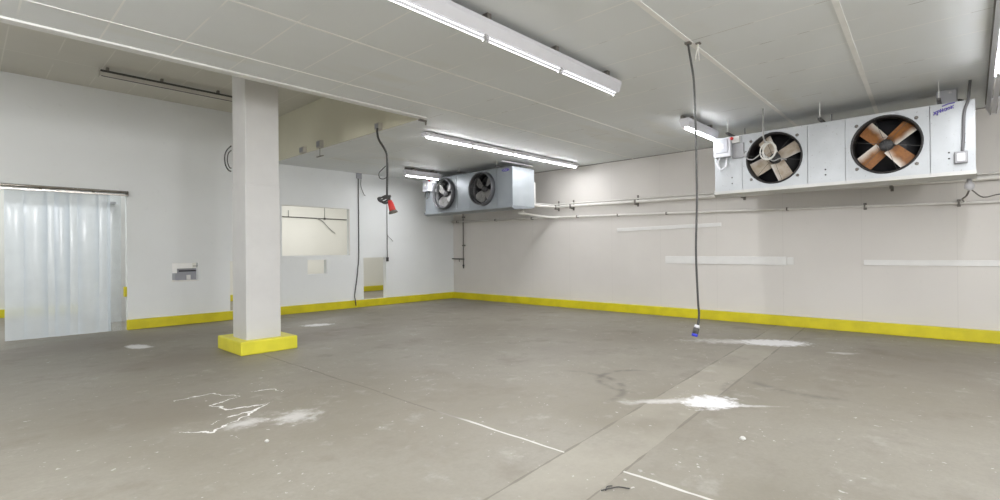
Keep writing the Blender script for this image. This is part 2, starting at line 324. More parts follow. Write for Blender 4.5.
# ------------------------------------------------------------------ mesh tools
class MB:
    def __init__(self): self.bm = bmesh.new()
    def box(self, a, b, bevel=0.0):
        a, b = Vector(a), Vector(b)
        lo = Vector(map(min, a, b)); hi = Vector(map(max, a, b))
        r = bmesh.ops.create_cube(self.bm, size=1.0, matrix=Matrix.Translation((lo + hi) / 2) @ Matrix.Diagonal((*(hi - lo), 1)))
        if bevel > 0:
            es = list({e for v in r['verts'] for e in v.link_edges})
            bmesh.ops.bevel(self.bm, geom=es, offset=bevel, segments=2, profile=0.5, affect='EDGES')
        return self
    def quad(self, *pts):
        self.bm.faces.new([self.bm.verts.new(p) for p in pts]); return self
    def tube(self, pts, r, seg=8, smooth_n=0, caps=True):
        pts = [Vector(p) for p in pts]
        if smooth_n:
            q = []
            P = [pts[0] * 2 - pts[1]] + pts + [pts[-1] * 2 - pts[-2]]
            for i in range(1, len(P) - 2):
                p0, p1, p2, p3 = P[i - 1:i + 3]
                for k in range(smooth_n):
                    t = k / smooth_n
                    q.append(0.5 * ((2 * p1) + (p2 - p0) * t + (2 * p0 - 5 * p1 + 4 * p2 - p3) * t * t + (3 * p1 - p0 - 3 * p2 + p3) * t ** 3))
            q.append(pts[-1]); pts = q
        rings = []; up = None
        for i, p in enumerate(pts):
            d = (pts[min(i + 1, len(pts) - 1)] - pts[max(i - 1, 0)]).normalized()
            if up is None:
                up = Vector((0, 0, 1)) if abs(d.z) < 0.9 else Vector((1, 0, 0))
            u = (up - d * up.dot(d)).normalized(); up = u; w = d.cross(u)
            rr = r[i] if isinstance(r, (list, tuple)) else r
            rings.append([self.bm.verts.new(p + (u * math.cos(2 * PI * k / seg) + w * math.sin(2 * PI * k / seg)) * rr) for k in range(seg)])
        for a, b in zip(rings, rings[1:]):
            for k in range(seg):
                f = self.bm.faces.new((a[k], a[(k + 1) % seg], b[(k + 1) % seg], b[k])); f.smooth = True
        if caps:
            self.bm.faces.new(rings[0][::-1]); self.bm.faces.new(rings[-1])
        return self
    def lathe(self, origin, axis, prof, seg=32, close=False):
        """prof: (distance along axis, radius)"""
        o = Vector(origin); d = Vector(axis).normalized()
        u = d.orthogonal().normalized(); w = d.cross(u)
        rings = [[self.bm.verts.new(o + d * h + (u * math.cos(2 * PI * k / seg) + w * math.sin(2 * PI * k / seg)) * r) for k in range(seg)] for h, r in prof]
        prs = list(zip(rings, rings[1:])) + ([(rings[-1], rings[0])] if close else [])
        for a, b in prs:
            for k in range(seg):
                f = self.bm.faces.new((a[k], a[(k + 1) % seg], b[(k + 1) % seg], b[k])); f.smooth = True
        if not close:
            if prof[0][1] > 1e-4: self.bm.faces.new(rings[0][::-1])
            if prof[-1][1] > 1e-4: self.bm.faces.new(rings[-1])
        return self
    def plate_hole(self, x0, x1, y0, y1, z0, z1, cy, cz, r, seg=48):
        """upright plate facing -x between x0 and x1, with a round hole"""
        def outer(a):
            c, s = math.cos(a), math.sin(a); t = 1e9
            if c > 1e-9: t = min(t, (y1 - cy) / c)
            if c < -1e-9: t = min(t, (y0 - cy) / c)
            if s > 1e-9: t = min(t, (z1 - cz) / s)
            if s < -1e-9: t = min(t, (z0 - cz) / s)
            return cy + c * t, cz + s * t
        angs = [2 * PI * k / seg for k in range(seg)] + [math.atan2(z - cz, y - cy) % (2 * PI) for y in (y0, y1) for z in (z0, z1)]
        angs = sorted(set(round(a, 6) for a in angs)); n = len(angs)
        V = self.bm.verts.new
        A = [[(V((x, cy + r * math.cos(a), cz + r * math.sin(a))), V((x, *outer(a)))) for a in angs] for x in (x0, x1)]
        for k in range(n):
            j = (k + 1) % n
            self.bm.faces.new((A[0][k][0], A[0][k][1], A[0][j][1], A[0][j][0]))
            self.bm.faces.new((A[1][k][0], A[1][j][0], A[1][j][1], A[1][k][1]))
            self.bm.faces.new((A[0][k][1], A[1][k][1], A[1][j][1], A[0][j][1]))
            self.bm.faces.new((A[0][k][0], A[0][j][0], A[1][j][0], A[1][k][0]))
        return self
    def wall_grid(self, o, ux, uz, nrm, xs, zs, holes):
        """thick wall with rectangular openings and reveals. o + ux*x + uz*z, thickness vector nrm"""
        o, ux, uz, nrm = map(Vector, (o, ux, uz, nrm))
        xs = sorted(set(xs + [h[i] for h in holes for i in (0, 1)])); zs = sorted(set(zs + [h[i] for h in holes for i in (2, 3)]))
        def inhole(x, z): return any(h[0] < x < h[1] and h[2] < z < h[3] for h in holes)
        vs = {}
        def V(i, j, k):
            if (i, j, k) not in vs: vs[i, j, k] = self.bm.verts.new(o + ux * xs[i] + uz * zs[j] + nrm * k)
            return vs[i, j, k]
        def solid(i, j):
            if i < 0 or j < 0 or i >= len(xs) - 1 or j >= len(zs) - 1: return False
            return not inhole((xs[i] + xs[i + 1]) / 2, (zs[j] + zs[j + 1]) / 2)
        F = self.bm.faces.new
        for i in range(len(xs) - 1):
            for j in range(len(zs) - 1):
                if not solid(i, j): continue
                F((V(i, j, 0), V(i + 1, j, 0), V(i + 1, j + 1, 0), V(i, j + 1, 0)))
                F((V(i, j, 1), V(i, j + 1, 1), V(i + 1, j + 1, 1), V(i + 1, j, 1)))
                if not solid(i - 1, j): F((V(i, j, 0), V(i, j + 1, 0), V(i, j + 1, 1), V(i, j, 1)))
                if not solid(i + 1, j): F((V(i + 1, j, 0), V(i + 1, j, 1), V(i + 1, j + 1, 1), V(i + 1, j + 1, 0)))
                if not solid(i, j - 1): F((V(i, j, 0), V(i, j, 1), V(i + 1, j, 1), V(i + 1, j, 0)))
                if not solid(i, j + 1): F((V(i, j + 1, 0), V(i + 1, j + 1, 0), V(i + 1, j + 1, 1), V(i, j + 1, 1)))
        return self
    def build(self, name, mat, parent=None, loc=None):
        """parts: vertices are moved into the parent's frame; things: origin set to loc"""
        off = Vector((0, 0, 0))
        if parent is not None: off = wloc(parent)
        if loc is not None: off = Vector(loc)
        if off.length: bmesh.ops.translate(self.bm, verts=self.bm.verts, vec=-off)
        bmesh.ops.recalc_face_normals(self.bm, faces=self.bm.faces)
        me = bpy.data.meshes.new(name); self.bm.to_mesh(me); self.bm.free()
        o = bpy.data.objects.new(name, me); COL.objects.link(o)
        me.materials.append(mat)
        if parent is not None:
            o.parent = parent
            if loc is not None: o.location = Vector(loc) - wloc(parent)
        elif loc is not None: o.location = loc
        return o

def wloc(o):
    v = Vector((0, 0, 0))
    while o is not None: v += o.location; o = o.parent
    return v

def thing(name, label, cat, loc, group=None):
    o = bpy.data.objects.new(name, None); COL.objects.link(o); o.location = loc
    o.empty_display_size = 0.1
    o['label'] = label; o['category'] = cat
    if group: o['group'] = group
    return o
def tag(o, label, cat, group=None):
    o['label'] = label; o['category'] = cat
    if group: o['group'] = group
    return o
def struct(o): o['kind'] = 'structure'; return o

# ------------------------------------------------------------------ the hall
XW, YW, H, HR = 11.0, 12.36, 3.69, 4.73
X0, Y0 = -4.0, -7.0                 # walls behind the camera
YE, XE = 6.57, 5.16                 # edges of the raised part of the ceiling
YB = 17.2                           # far wall of the room behind
T = 0.14

struct(MB().box((X0 - .2, Y0 - .2, -0.15), (XW + .8, YB + .2, 0)).build('floor', MT['floor']))
holes = [(-0.9, 2.28, 0.0, 2.70), (3.06, 3.55, 0.925, 1.31), (4.20, 4.98, 0.19, 1.33), (5.395, 7.235, 1.44, 2.69), (6.04, 6.555, 0.96, 1.325), (7.655, 8.39, 0.19, 1.36)]
struct(MB().wall_grid((0, YW, 0), (1, 0, 0), (0, 0, 1), (0, T, 0), [X0, XW], [0, HR + .1], holes).build('wall_left', MT['wall_left']))
struct(MB().box((XW, Y0, 0), (XW + T, YW, HR)).build('wall_right', MT['wall_right']))
struct(MB().box((X0 - T, Y0 - T, 0), (XW + T, Y0, HR)).build('wall_rear', MT['wall_plain']))
struct(MB().box((X0 - T, Y0, 0), (X0, YB, HR)).build('wall_near', MT['wall_plain']))
# low ceiling around the raised part, with its upright side faces
cb = MB()
cb.box((X0, Y0, H), (XW, YE - 0.02, H + 0.14))
cb.box((XE + .02, YE - 0.02, H), (XW, YW, H + 0.14))
struct(cb.build('ceiling', MT['ceiling']))
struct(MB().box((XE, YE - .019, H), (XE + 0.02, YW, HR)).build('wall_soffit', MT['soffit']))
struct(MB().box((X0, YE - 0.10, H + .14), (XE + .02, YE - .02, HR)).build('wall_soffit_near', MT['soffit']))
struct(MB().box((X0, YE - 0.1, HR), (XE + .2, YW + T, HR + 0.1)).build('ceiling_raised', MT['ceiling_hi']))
struct(MB().box((X0, YE - 0.125, H - 0.022), (XE + 0.02, YE, H + 0.05), 0.004).build('trim_1', MT['ceiling_edge']))
# flat battens over the ceiling joints
for i, (ya, x1, sl) in enumerate(((5.9, XW, 0), (4.65, XW, 0), (2.045, XW, .0215), (0.60, XW, .05))):
    w = 0.011 if i < 2 else 0.026
    bt = MB(); q = []
    for z in (H - .006, H + .002):
        q.append([bt.bm.verts.new((x, ya + sl * x + dy, z)) for x, dy in ((X0, -w), (x1, -w), (x1, w), (X0, w))])
    bt.bm.faces.new(q[0]); bt.bm.faces.new(q[1])
    for k in range(4): bt.bm.faces.new((q[0][k], q[0][(k + 1) % 4], q[1][(k + 1) % 4], q[1][k]))
    struct(bt.build('trim_%d' % (i + 2), MT['batten']))

struct(MB().box((XW - .012, Y0, H - .014), (XW, YW, H)).build('trim_7', MT['bracket']))
# yellow kerbs along the walls
kb = 0.085
struct(MB().box((2.26, YW - kb, 0), (XW - kb, YW, 0.20), 0.012).build('baseboard_left', MT['yellow']))
struct(MB().box((XW - kb, Y0, 0), (XW, YW, 0.20), 0.012).build('baseboard_right', MT['yellow']))
struct(MB().box((X0, YW - kb, 0), (-0.92, YW, 0.20), 0.012).build('baseboard_left', MT['yellow']))

# the room behind the left wall
struct(MB().box((X0, YB, 0), (XW + .6, YB + T, 4.0)).build('wall_back', MT['wall_cream']))
struct(MB().box((XW + .6, YW + T, 0), (XW + .6 + T, YB + T, 4.0)).build('wall_back_side', MT['wall_cream']))
struct(MB().box((X0, YW + T, 4.0), (XW + .6, YB, 4.1)).build('ceiling_back', MT['wall_cream']))
struct(MB().box((X0, YB - kb, 0), (XW + .6, YB, 0.20), 0.012).build('baseboard_back', MT['yellow']))
struct(MB().box((2.13, 14.0, 0), (2.74, YB, 4.0)).build('wall_partition', MT['white']))

# frame around the viewing opening
fr = MB()
fr.box((5.385, YW - .006, 2.685), (7.245, YW + .03, 2.70)); fr.box((7.228, YW - .006, 1.44), (7.245, YW + .03, 2.69))
struct(fr.build('trim_6', MT['white']))

# ------------------------------------------------------------------ column
c = thing('column', 'white square column on a low yellow pedestal', 'column', (3.2, 8.2, 0))
MB().box((2.925, 7.94, 2.55), (3.425, 8.46, HR), 0.006).build('shaft', MT['column'], c)
MB().box((2.915, 7.93, 0.19), (3.432, 8.47, 2.55), 0.008).build('cladding', MT['column'], c)
MB().box((2.79, 7.80, 0), (3.64, 8.78, 0.205), 0.018).build('pedestal', MT['yellow_ped'], c)
o = MB().tube([(2.905, 8.455, 3.19), (2.86, 8.50, 3.13), (2.835, 8.53, 3.04), (2.84, 8.53, 2.91), (2.87, 8.50, 2.82), (2.905, 8.47, 2.79)], 0.011, 6, 4)
o.tube([(2.905, 8.46, 3.12), (2.875, 8.50, 3.07), (2.865, 8.51, 2.96), (2.885, 8.49, 2.86), (2.91, 8.47, 2.84)], 0.009, 6, 4)
tag(o.build('wire_loop', MT['cable'], loc=(2.9, 8.46, 3.0)), 'black wire loop sticking out from the edge of the white column', 'wire')

# ------------------------------------------------------------------ fluorescent lights
def lamp(x, y, z, sx, sy, power, col=(0.97, 0.975, 1.0)):
    d = bpy.data.lights.new('lamp', 'AREA'); d.shape = 'RECTANGLE'; d.size = sx; d.size_y = sy
    d.energy = power; d.color = col
    o = bpy.data.objects.new('lamp', d); o.location = (x, y, z); COL.objects.link(o)
    return o
def light(label, x0, x1, y, segs, lit, ztop=H, dull=False, group=None, gap=0.07, deep=0.205, watt=LAMP_W, bright=False):
    """strip fitting running along x; lit: flag per segment"""
    t = thing('fluorescent_light', label, 'light', ((x0 + x1) / 2, y, ztop), group)
    body = MT['fixture_dull'] if dull else MT['fixture']
    zt, zb = ztop - gap, ztop - deep
    hb = MB(); bm = hb.bm
    hh = zt - zb
    prof = [(-0.075, zt), (0.075, zt), (0.078, zt - .3 * hh), (0.042, zb), (-0.042, zb), (-0.078, zt - .3 * hh)]
    ends = [[bm.verts.new((x, y + p[0], p[1])) for p in prof] for x in (x0, x1)]
    for k in range(6): bm.faces.new((ends[0][k], ends[0][(k + 1) % 6], ends[1][(k + 1) % 6], ends[1][k]))
    bm.faces.new(ends[0][::-1]); bm.faces.new(ends[1])
    hb.build('housing', body, t)
    for x in (x0, x1):
        ec = MB(); e2 = [[ec.bm.verts.new((xx, y + p[0] * 1.05, zb + (p[1] - zb) * 1.02 - .002)) for p in prof] for xx in (x - .006, x + .006)]
        for k in range(6): ec.bm.faces.new((e2[0][k], e2[0][(k + 1) % 6], e2[1][(k + 1) % 6], e2[1][k]))
        ec.bm.faces.new(e2[0][::-1]); ec.bm.faces.new(e2[1]); ec.build('end_cap', body, t)
    nb = max(2, int((x1 - x0) / 1.15) + 1)
    for k in range(nb):
        x = x0 + 0.25 + (x1 - x0 - 0.5) * k / (nb - 1)
        MB().box((x - .025, y - .05, zt - .004), (x + .025, y + .05, ztop + .001)).build('bracket', MT['bracket'] if not dull else MT['dark'], t)
    MB().box((x0 + .05, y + .05, zt + 0.006), (x1 - .02, y + .085, ztop - .004)).build('conduit', MT['bracket'], t)  # dark strip standing for the shade between housing and ceiling
    L = (x1 - x0) / segs
    for k in range(segs):
        for s in (-1, 1):
            a, b = x0 + L * k + 0.035, x0 + L * (k + 1) - 0.035
            sh = 0.03 * s
            yy, zz = y + 0.031 * s, zb - 0.016
            tb = MB().tube([(a + sh, yy, zz), (b + sh, yy, zz)], 0.0055, 8).build('tube', (MT['tube_bright'] if bright else MT['tube']) if lit[k] else MT['tube_off'], t)
            if not lit[k]: tb['label'] = 'unlit tube'
            elif s > 0: lamp((a + b) / 2 + sh, yy, zz - 0.0058, b - a, 0.010, watt * 2)
            MB().box((a + sh - .012, yy - .010, zz - .008), (a + sh, yy + .010, zb + .002)).build('lamp_holder', MT['fixture'], t)
            MB().box((b + sh, yy - .010, zz - .008), (b + sh + .012, yy + .010, zb + .002)).build('lamp_holder', MT['fixture'], t)
    return t
G = 'strip lights on the low ceiling'
light('long lit strip light at the top centre, its end nearest the photo edge', 1.0, 5.66, 3.27, 4, [1, 1, 1, 1], group=G)
light('long lit strip light in the middle, above the far blue-grey fan unit', 5.76, 10.58, 7.24, 4, [1, 1, 1, 1], group=G, gap=.022, deep=.088, watt=6.5, bright=True)
light('short lit strip light at the left end of the far blue-grey fan unit', 7.80, 8.95, 10.62, 1, [1], group=G, watt=15, bright=True)
light('short lit strip light behind the white control box of the big right fan unit', 7.98, 9.28, 3.37, 1, [1], group=G, watt=8, bright=True)
light('strip light at the right edge of the photo with its far tubes unlit', 4.65, 10.50, -0.245, 5, [1, 1, 1, 0, 0], group=G, bright=True)

# dead fitting in the raised part: housing with one dark slot
t = thing('unlit_light_fitting', 'unlit dusty strip fitting under the raised ceiling left of the column', 'light', (2.9, 10.9, HR))
MB().box((1.63, 10.83, HR - 0.16), (4.30, 10.93, HR - 0.095), .003).build('housing', MT['fixture_aged'], t)
MB().box((1.66, 10.835, HR - 0.168), (4.3, 10.86, HR - 0.158)).build('slot', MT['dark'], t)
MB().box((1.65, 10.84, HR - 0.095), (4.3, 10.90, HR - .055)).build('gap_shade', MT['dark'], t)  # dark strip put in for the shade of the gap over the housing
for x in (1.75, 2.55, 3.5): MB().box((x - .02, 10.845, HR - .06), (x + .02, 10.92, HR)).build('bracket', MT['bracket'], t)
MB().box((1.625, 10.825, HR - .17), (1.635, 10.935, HR - .05)).build('end_cap', MT['fixture_dull'], t)

# ------------------------------------------------------------------ fan units
def fan(root, yc, zc, x, R, th0, blade, style, rim):
    f = MB()
    if style == 'flat':
        f.lathe((x, yc, zc), (1, 0, 0), [(-0.012, R + 0.012), (-0.02, R - 0.004), (0.0, R - 0.018), (0.26, R - 0.018), (0.26, R - 0.002), (0.0, R - 0.002)], 48, True)
    else:
        f.lathe((x, yc, zc), (1, 0, 0), [(-0.004, R + 0.03), (-0.12, R + 0.012), (-0.13, R), (-0.12, R - 0.012), (-0.01, R - 0.022), (-.008, R - 0.012), (-.006, R)], 48, True)
    fo = f.build('fan', rim, root, loc=(x, yc, zc))
    if style != 'flat': MB().lathe((x, yc, zc), (1, 0, 0), [(-0.115, R - 0.016), (0.26, R - 0.03), (0.26, R - 0.005), (0.0, R - 0.006), (-.005, R - .012)], 48, True).build('shroud', MT['hub'], fo)
    MB().lathe((x + 0.24, yc, zc), (1, 0, 0), [(0, 0.0001), (0, R - 0.019), (0.02, R - 0.019), (0.02, 0.0001)], 48).build('coil_backing', MT['black'], fo)
    bx = x + (0.085 if style == 'flat' else 0.06)
    MB().lathe((bx - 0.05, yc, zc), (1, 0, 0), [(0, 0.0001), (0, 0.05), (0.012, 0.075), (0.03, 0.085), (0.17, 0.085), (0.17, 0.0001)], 24).build('motor_hub', MT['hub'], fo)
    for k in range(4):
        th = math.radians(th0 + 90 * k)
        b = MB(); nr, nw = 6, 5; rows = []
        for i in range(nr + 1):
            u = i / nr; rad = 0.07 + (R - 0.03 - 0.07) * u
            if style == 'flat': w = 0.108 + 0.012 * u
            else: w = 0.05 + 0.095 * math.sin(min(1, u * 1.15) * PI / 2) - 0.05 * max(0, u - .72) / .28
            row = []
            for j in range(nw + 1):
                v = j / nw * 2 - 1
                rr = rad - 0.016 * v * v * u
                tw = math.radians(30 - 8 * u)
                row.append((v * w * math.sin(tw) + 0.02 * (1 - v * v), v * w * math.cos(tw), rr))
            rows.append(row)
        fr = [[b.bm.verts.new(p) for p in r] for r in rows]
        bk = [[b.bm.verts.new((p[0] + .004, p[1], p[2])) for p in r] for r in rows]
        for i in range(nr):
            for j in range(nw):
                for g, fl in ((fr, 0), (bk, 1)):
                    q = [g[i][j], g[i][j + 1], g[i + 1][j + 1], g[i + 1][j]]
                    ff = b.bm.faces.new(q if not fl else q[::-1]); ff.smooth = True
        bo = b.build('blade', blade, None)
        bo.parent = fo; bo.location = (bx - x, 0, 0); bo.rotation_euler = (PI / 2 - th, 0, 0)
    g = MB()
    gx = x - (0.022 if style == 'flat' else 0.128)
    for rr in ((0.10,) if style == 'flat' else (0.13, 0.27)):
        g.tube([(gx, yc + rr * math.cos(a), zc + rr * math.sin(a)) for a in [2 * PI * k / 32 for k in range(33)]], 0.0022, 4, caps=False)
    for k in range(6):
        a = 2 * PI * k / 6 + 0.2
        g.tube([(gx, yc + 0.03 * math.cos(a), zc + .03 * math.sin(a)), (gx, yc + (R + .005) * math.cos(a), zc + (R + .005) * math.sin(a))], 0.0028, 4)
    g.build('guard', MT['dark'], fo)
    if style == 'flat':
        for a in (45, 135, 225, 315):
            rr = R + 0.075
            y, z = yc + rr * math.cos(math.radians(a)), zc + rr * math.sin(math.radians(a)) * 0.93
            MB().lathe((x - .022, y, z), (1, 0, 0), [(0, .0001), (0, .016), (.008, .022), (.021, .024), (.021, .0001)], 12).build('bolt', MT['bracket'], fo)
    return fo

def fan_unit(label, y0, fans, style, z0, z1, mats, blades, angs, rim, far):
    X, XB = 9.0, 9.81
    y1 = y0 + 3.31
    t = thing('fan_cooler', label, 'fan unit', (X, (y0 + y1) / 2, H), 'ceiling hung fan coolers')
    fr = MB()
    # shell: top, back, two ends, bottom (open at the front)
    fr.box((X + .002, y0, z1 - .02), (XB, y1, z1)); fr.box((XB - .02, y0, z0), (XB, y1, z1))
    fr.box((X + .002, y0 + .02, z0), (XB - .02, y1 - .02, z0 + .02))
    fr.build('casing', mats[0], t)
    for y in (y0, y1): 
        MB().box((X + .002, y, z0), (XB - .001, y + (.02 if y == y0 else -.02), z1 - .001)).build('end_panel', mats[1], t)
    ed = [y0]
    W = 0.48
    for fy in fans: ed += [fy - W, fy + W]
    ed.append(y1)
    for k in range(len(ed) - 1):
        a, b = ed[k] + .003, ed[k + 1] - .003
        if k % 2: MB().plate_hole(X - .004, X + .012, a, b, z0, z1, fans[k // 2], (z0 + z1) / 2 + .012, 0.40).build('fan_plate', mats[0], t)
        else: MB().box((X - .002, a, z0), (X + .012, b, z1), .002).build('blank_panel', mats[0], t)
    for k, fy in enumerate(fans): fan(t, fy, (z0 + z1) / 2 + .012, X, 0.405 if style == 'flat' else 0.40, angs[k], blades[k], style, rim)
    tr = MB(); bm = tr.bm
    prof = [(X - .035, z0 - .005), (X - .035, z0 - .045), (X + .06, z0 - .09), (XB - .12, z0 - .045), (XB, z0 - .02), (XB, z0 - .001)]
    e = [[bm.verts.new((p[0], y, p[1])) for p in prof] for y in (y0 - .01, y1 + .01)]
    for k in range(6): bm.faces.new((e[0][k], e[0][(k + 1) % 6], e[1][(k + 1) % 6], e[1][k]))
    bm.faces.new(e[0]); bm.faces.new(e[1][::-1])
    tr.build('drip_tray', mats[2], t)
    MB().box((X - .038, y0 - .012, z0 - .012), (X - .03, y1 + .012, z0 + .004)).build('tray_lip', mats[2], t)
    # ceiling hangers: dark threaded rods on angle pieces
    for y in (y0 + .35, y0 + 1.70, y1 - .28):
        MB().box((X - .22, y - .022, z1 + .002), (XB, y + .022, z1 + .035), .003).build('hanger_bar', MT['dark'], t)
        MB().tube([(XB - .1, y, z1 + .03), (XB - .1, y, H)], 0.009, 6).build('hanger_rod', MT['grey_metal'], t)
        MB().tube([(X - .17, y, z1 + .03), (X - .17, y, H)], 0.007, 6).build('hanger_rod', MT['white'], t)
    return t

A = fan_unit('big grey fan cooler hanging at the right, with brown rusted fan blades', -0.045, (0.885, 2.335), 'flat', 2.495, 3.425,
             (MT['casing'], MT['casing'], MT['tray']), (MT['blade_rust'], MT['blade_dust']), (42, 26), MT['fan_rim'], False)
B = fan_unit('blue-grey fan cooler hanging near the far corner, its pale end panel in view', 7.985, (8.98, 10.45), 'collar', 2.60, 3.535,
             (MT['casing_b'], MT['casing_side'], MT['casing_b']), (MT['blade_grey'], MT['blade_grey']), (52, 58), MT['fan_rim_b'], True)

def control(t, yl, z, small):
    x = 9.0
    cbx = MB().box((x - .13, yl - .22, z - .17), (x - .004, yl + .06, z + .15), .012)
    cb_ = cbx.build('control_box', MT['enclosure'], t)
    MB().box((x - .142, yl - .18, z - .10), (x - .13, yl + .02, z + .13), .004).build('cover', MT['grey_box'], cb_)
    MB().box((x - .146, yl - .11, z - .03), (x - .142, yl - .05, z + .05), .001).build('rating_plate', MT['cable_pale'], cb_)
    MB().lathe((x - .13, yl - .245, z + .12), (-1, 0, 0), [(0, .0001), (0, .028), (.02, .026), (.034, .012), (.036, .0001)], 14).build('indicator', MT['red'], t)
    MB().box((x - .05, yl - .34, z + .06), (x - .004, yl - .22, z + .17), .004).build('bracket_plate', MT['white'], t)
    MB().box((x - .03, yl - .40, z - .20), (x - .004, yl - .22, z + .05), .004).build('side_plate', MT['grey_metal'], t)
    MB().tube([(x - .07, yl - .02, z - .16), (x - .08, yl + .01, z - .28), (x - .08, yl - .04, z - .37), (x - .08, yl - .12, z - .33), (x - .05, yl - .13, z - .2), (x - .03, yl - .14, z - .12)],
              0.013, 8, 5).build('cable', MT['fixture'] if not small else MT['cable'], t)
control(A, 3.18, 3.24, False)
control(B, 11.19, 3.36, True)
# right end of the near unit: flexible conduit to a switch box, scribble in marker pen
MB().tube([(9.06, 0.0, 3.69), (9.03, 0.01, 3.56), (8.96, 0.02, 3.42), (8.955, 0.06, 3.25), (8.955, 0.07, 2.95), (8.955, 0.08, 2.74)], 0.016, 8, 5).build('flexible_conduit', MT['conduit_dark'], A)
sb = MB().box((8.935, 0.03, 2.60), (8.998, 0.16, 2.755), .01).build('switch_box', MT['grey_metal'], A)
MB().box((8.925, 0.055, 2.625), (8.936, 0.135, 2.73), .004).build('switch', MT['fixture'], sb)
for (y, z) in ((0.215, 2.68), (0.215, 2.76), (2.98, 2.62), (2.98, 2.72), (1.62, 2.62), (1.62, 2.70)):
    MB().lathe((8.99, y, z), (1, 0, 0), [(0, .0001), (0, .009), (.008, .012), (.008, .0001)], 8).build('screw', MT['dark'], A)
st = MB()
def stroke(mb, pts, y0, z0, sc, sh=0.0, x=8.9945, r=0.0052):
    mb.tube([(x, y0 - sc * u, z0 + sc * v + sh * u) for u, v in pts], r, 5)
# letters, u to the right, v up
L_ = {'x': [[(0, 0), (.7, 1)], [(0, 1), (.7, 0)]], 'p': [[(.1, -.4), (.15, 1)], [(.12, .95), (.6, .9), (.65, .5), (.15, .4)]],
      'h': [[(0, 1.2), (0.05, 0)], [(.05, .5), (.5, .55)], [(.5, 1.1), (.55, 0)]], 'a': [[(.6, .8), (.2, .85), (0, .4), (.2, 0), (.6, .3)], [(.6, .9), (.65, 0)]],
      'o': [[(.3, .9), (0, .5), (.3, 0), (.6, .4), (.3, .9)]], 'k': [[(0, 1), (0.05, 0)], [(.6, .9), (.05, .45), (.65, 0)]]}
u0 = 0
for ch in 'xphaok':
    for s_ in L_[ch]: stroke(st, [(p[0] + u0, p[1]) for p in s_], 0.365, 3.285, 0.043, 0.0125, r=.0065)
    u0 += .82
stroke(st, [(2.0, 2.1), (3.4, 2.42), (5.0, 2.30)], 0.365, 3.285, 0.043, 0.006, r=.008)
st.build('marker_writing', MT['ink'], A)
# maker's badge of the far unit: small violet oval with a pale line
bd = MB().lathe((8.994, 8.21, 3.462), (1, 0, 0), [(0, .0001), (0, .07), (.004, .072), (.004, .0001)], 24)
for v in bd.bm.verts: v.co.z = 3.462 + (v.co.z - 3.462) * 0.5; v.co.y = 8.21 + (v.co.y - 8.21) * 1.7
bo = bd.build('badge', MT['ink'], B)
MB().tube([(8.993, 8.27, 3.458), (8.993, 8.23, 3.47), (8.993, 8.19, 3.455), (8.993, 8.15, 3.468)], 0.005, 5, 4).build('badge_script', MT['fixture'], bo)
# conduit on the far unit's right end and top
MB().box((9.835, 7.995, 2.66), (9.87, 8.03, 3.22), .004).build('side_conduit', MT['pipe_white'], B)
MB().box((9.80, 7.99, 2.66), (9.84, 8.03, 2.69)).build('conduit_clip', MT['pipe_white'], B)
MB().box((8.72, 8.05, 3.615), (9.85, 8.10, 3.65), .004).build('top_rail', MT['fixture'], B)

# loose grey cable coiled in front of the near unit's left fan
cc = thing('coiled_cable', 'grey cable dropping from the ceiling, coiled before the left fan of the big unit', 'cable', (8.55, 2.37, H))
MB().tube([(8.58, 2.365, 3.70), (8.575, 2.37, 3.5), (8.58, 2.37, 3.27), (8.64, 2.36, 3.17)], 0.012, 6, 5).build('drop', MT['cable_grey'], cc)
co = MB(); pts = []
for k in range(3 * 20 + 1):
    a = 2 * PI * k / 20; r = 0.12 + 0.012 * math.sin(a * 0.7)
    pts.append((8.83 - 0.004 * math.sin(k), 2.36 + r * 0.85 * math.sin(a) + .018 * math.sin(k * .23), 3.07 + r * math.cos(a) * 1.1))
co.tube([(8.64, 2.36, 3.17), (8.74, 2.36, 3.20)] + pts, 0.011, 6)
co.build('coil', MT['cable_pale'], cc)
MB().tube([(8.83, 2.45, 3.06), (8.84, 2.60, 2.96), (8.85, 2.70, 3.0), (8.86, 2.74, 3.08), (8.9, 2.72, 3.12)], 0.01, 6, 5).tube([(8.83, 2.38, 2.97), (8.84, 2.30, 2.9), (8.86, 2.2, 2.93), (8.88, 2.12, 2.9)], 0.01, 6, 5).build('loose_end', MT['cable_grey'], cc)

t = thing('junction_box', 'grey junction box with a cable gland above the right end of the big fan unit', 'junction box', (9.4, .25, H))
MB().box((9.38, 0.13, 3.49), (9.60, 0.35, H), .014).build('box', MT['enclosure'], t)
MB().box((9.368, 0.14, 3.505), (9.38, 0.34, 3.675), .004).build('lid', MT['enclosure'], t)
MB().lathe((9.362, 0.20, 3.64), (1, 0, 0), [(0, .0001), (0, .02), (.01, .022), (.01, .0001)], 12).build('lid_screw', MT['fixture'], t)
MB().lathe((9.46, 0.13, 3.53), (0, -1, 0.0), [(-.02, .0001), (-.02, .022), (.03, .022), (.03, .014), (.05, .014), (.05, .0001)], 12).build('gland', MT['dark'], t)
MB().tube([(9.46, 0.08, 3.53), (9.45, 0.07, 3.49), (9.44, .07, 3.45), (9.44, .07, 3.43)], 0.016, 6, 4).build('lead', MT['dark'], t)

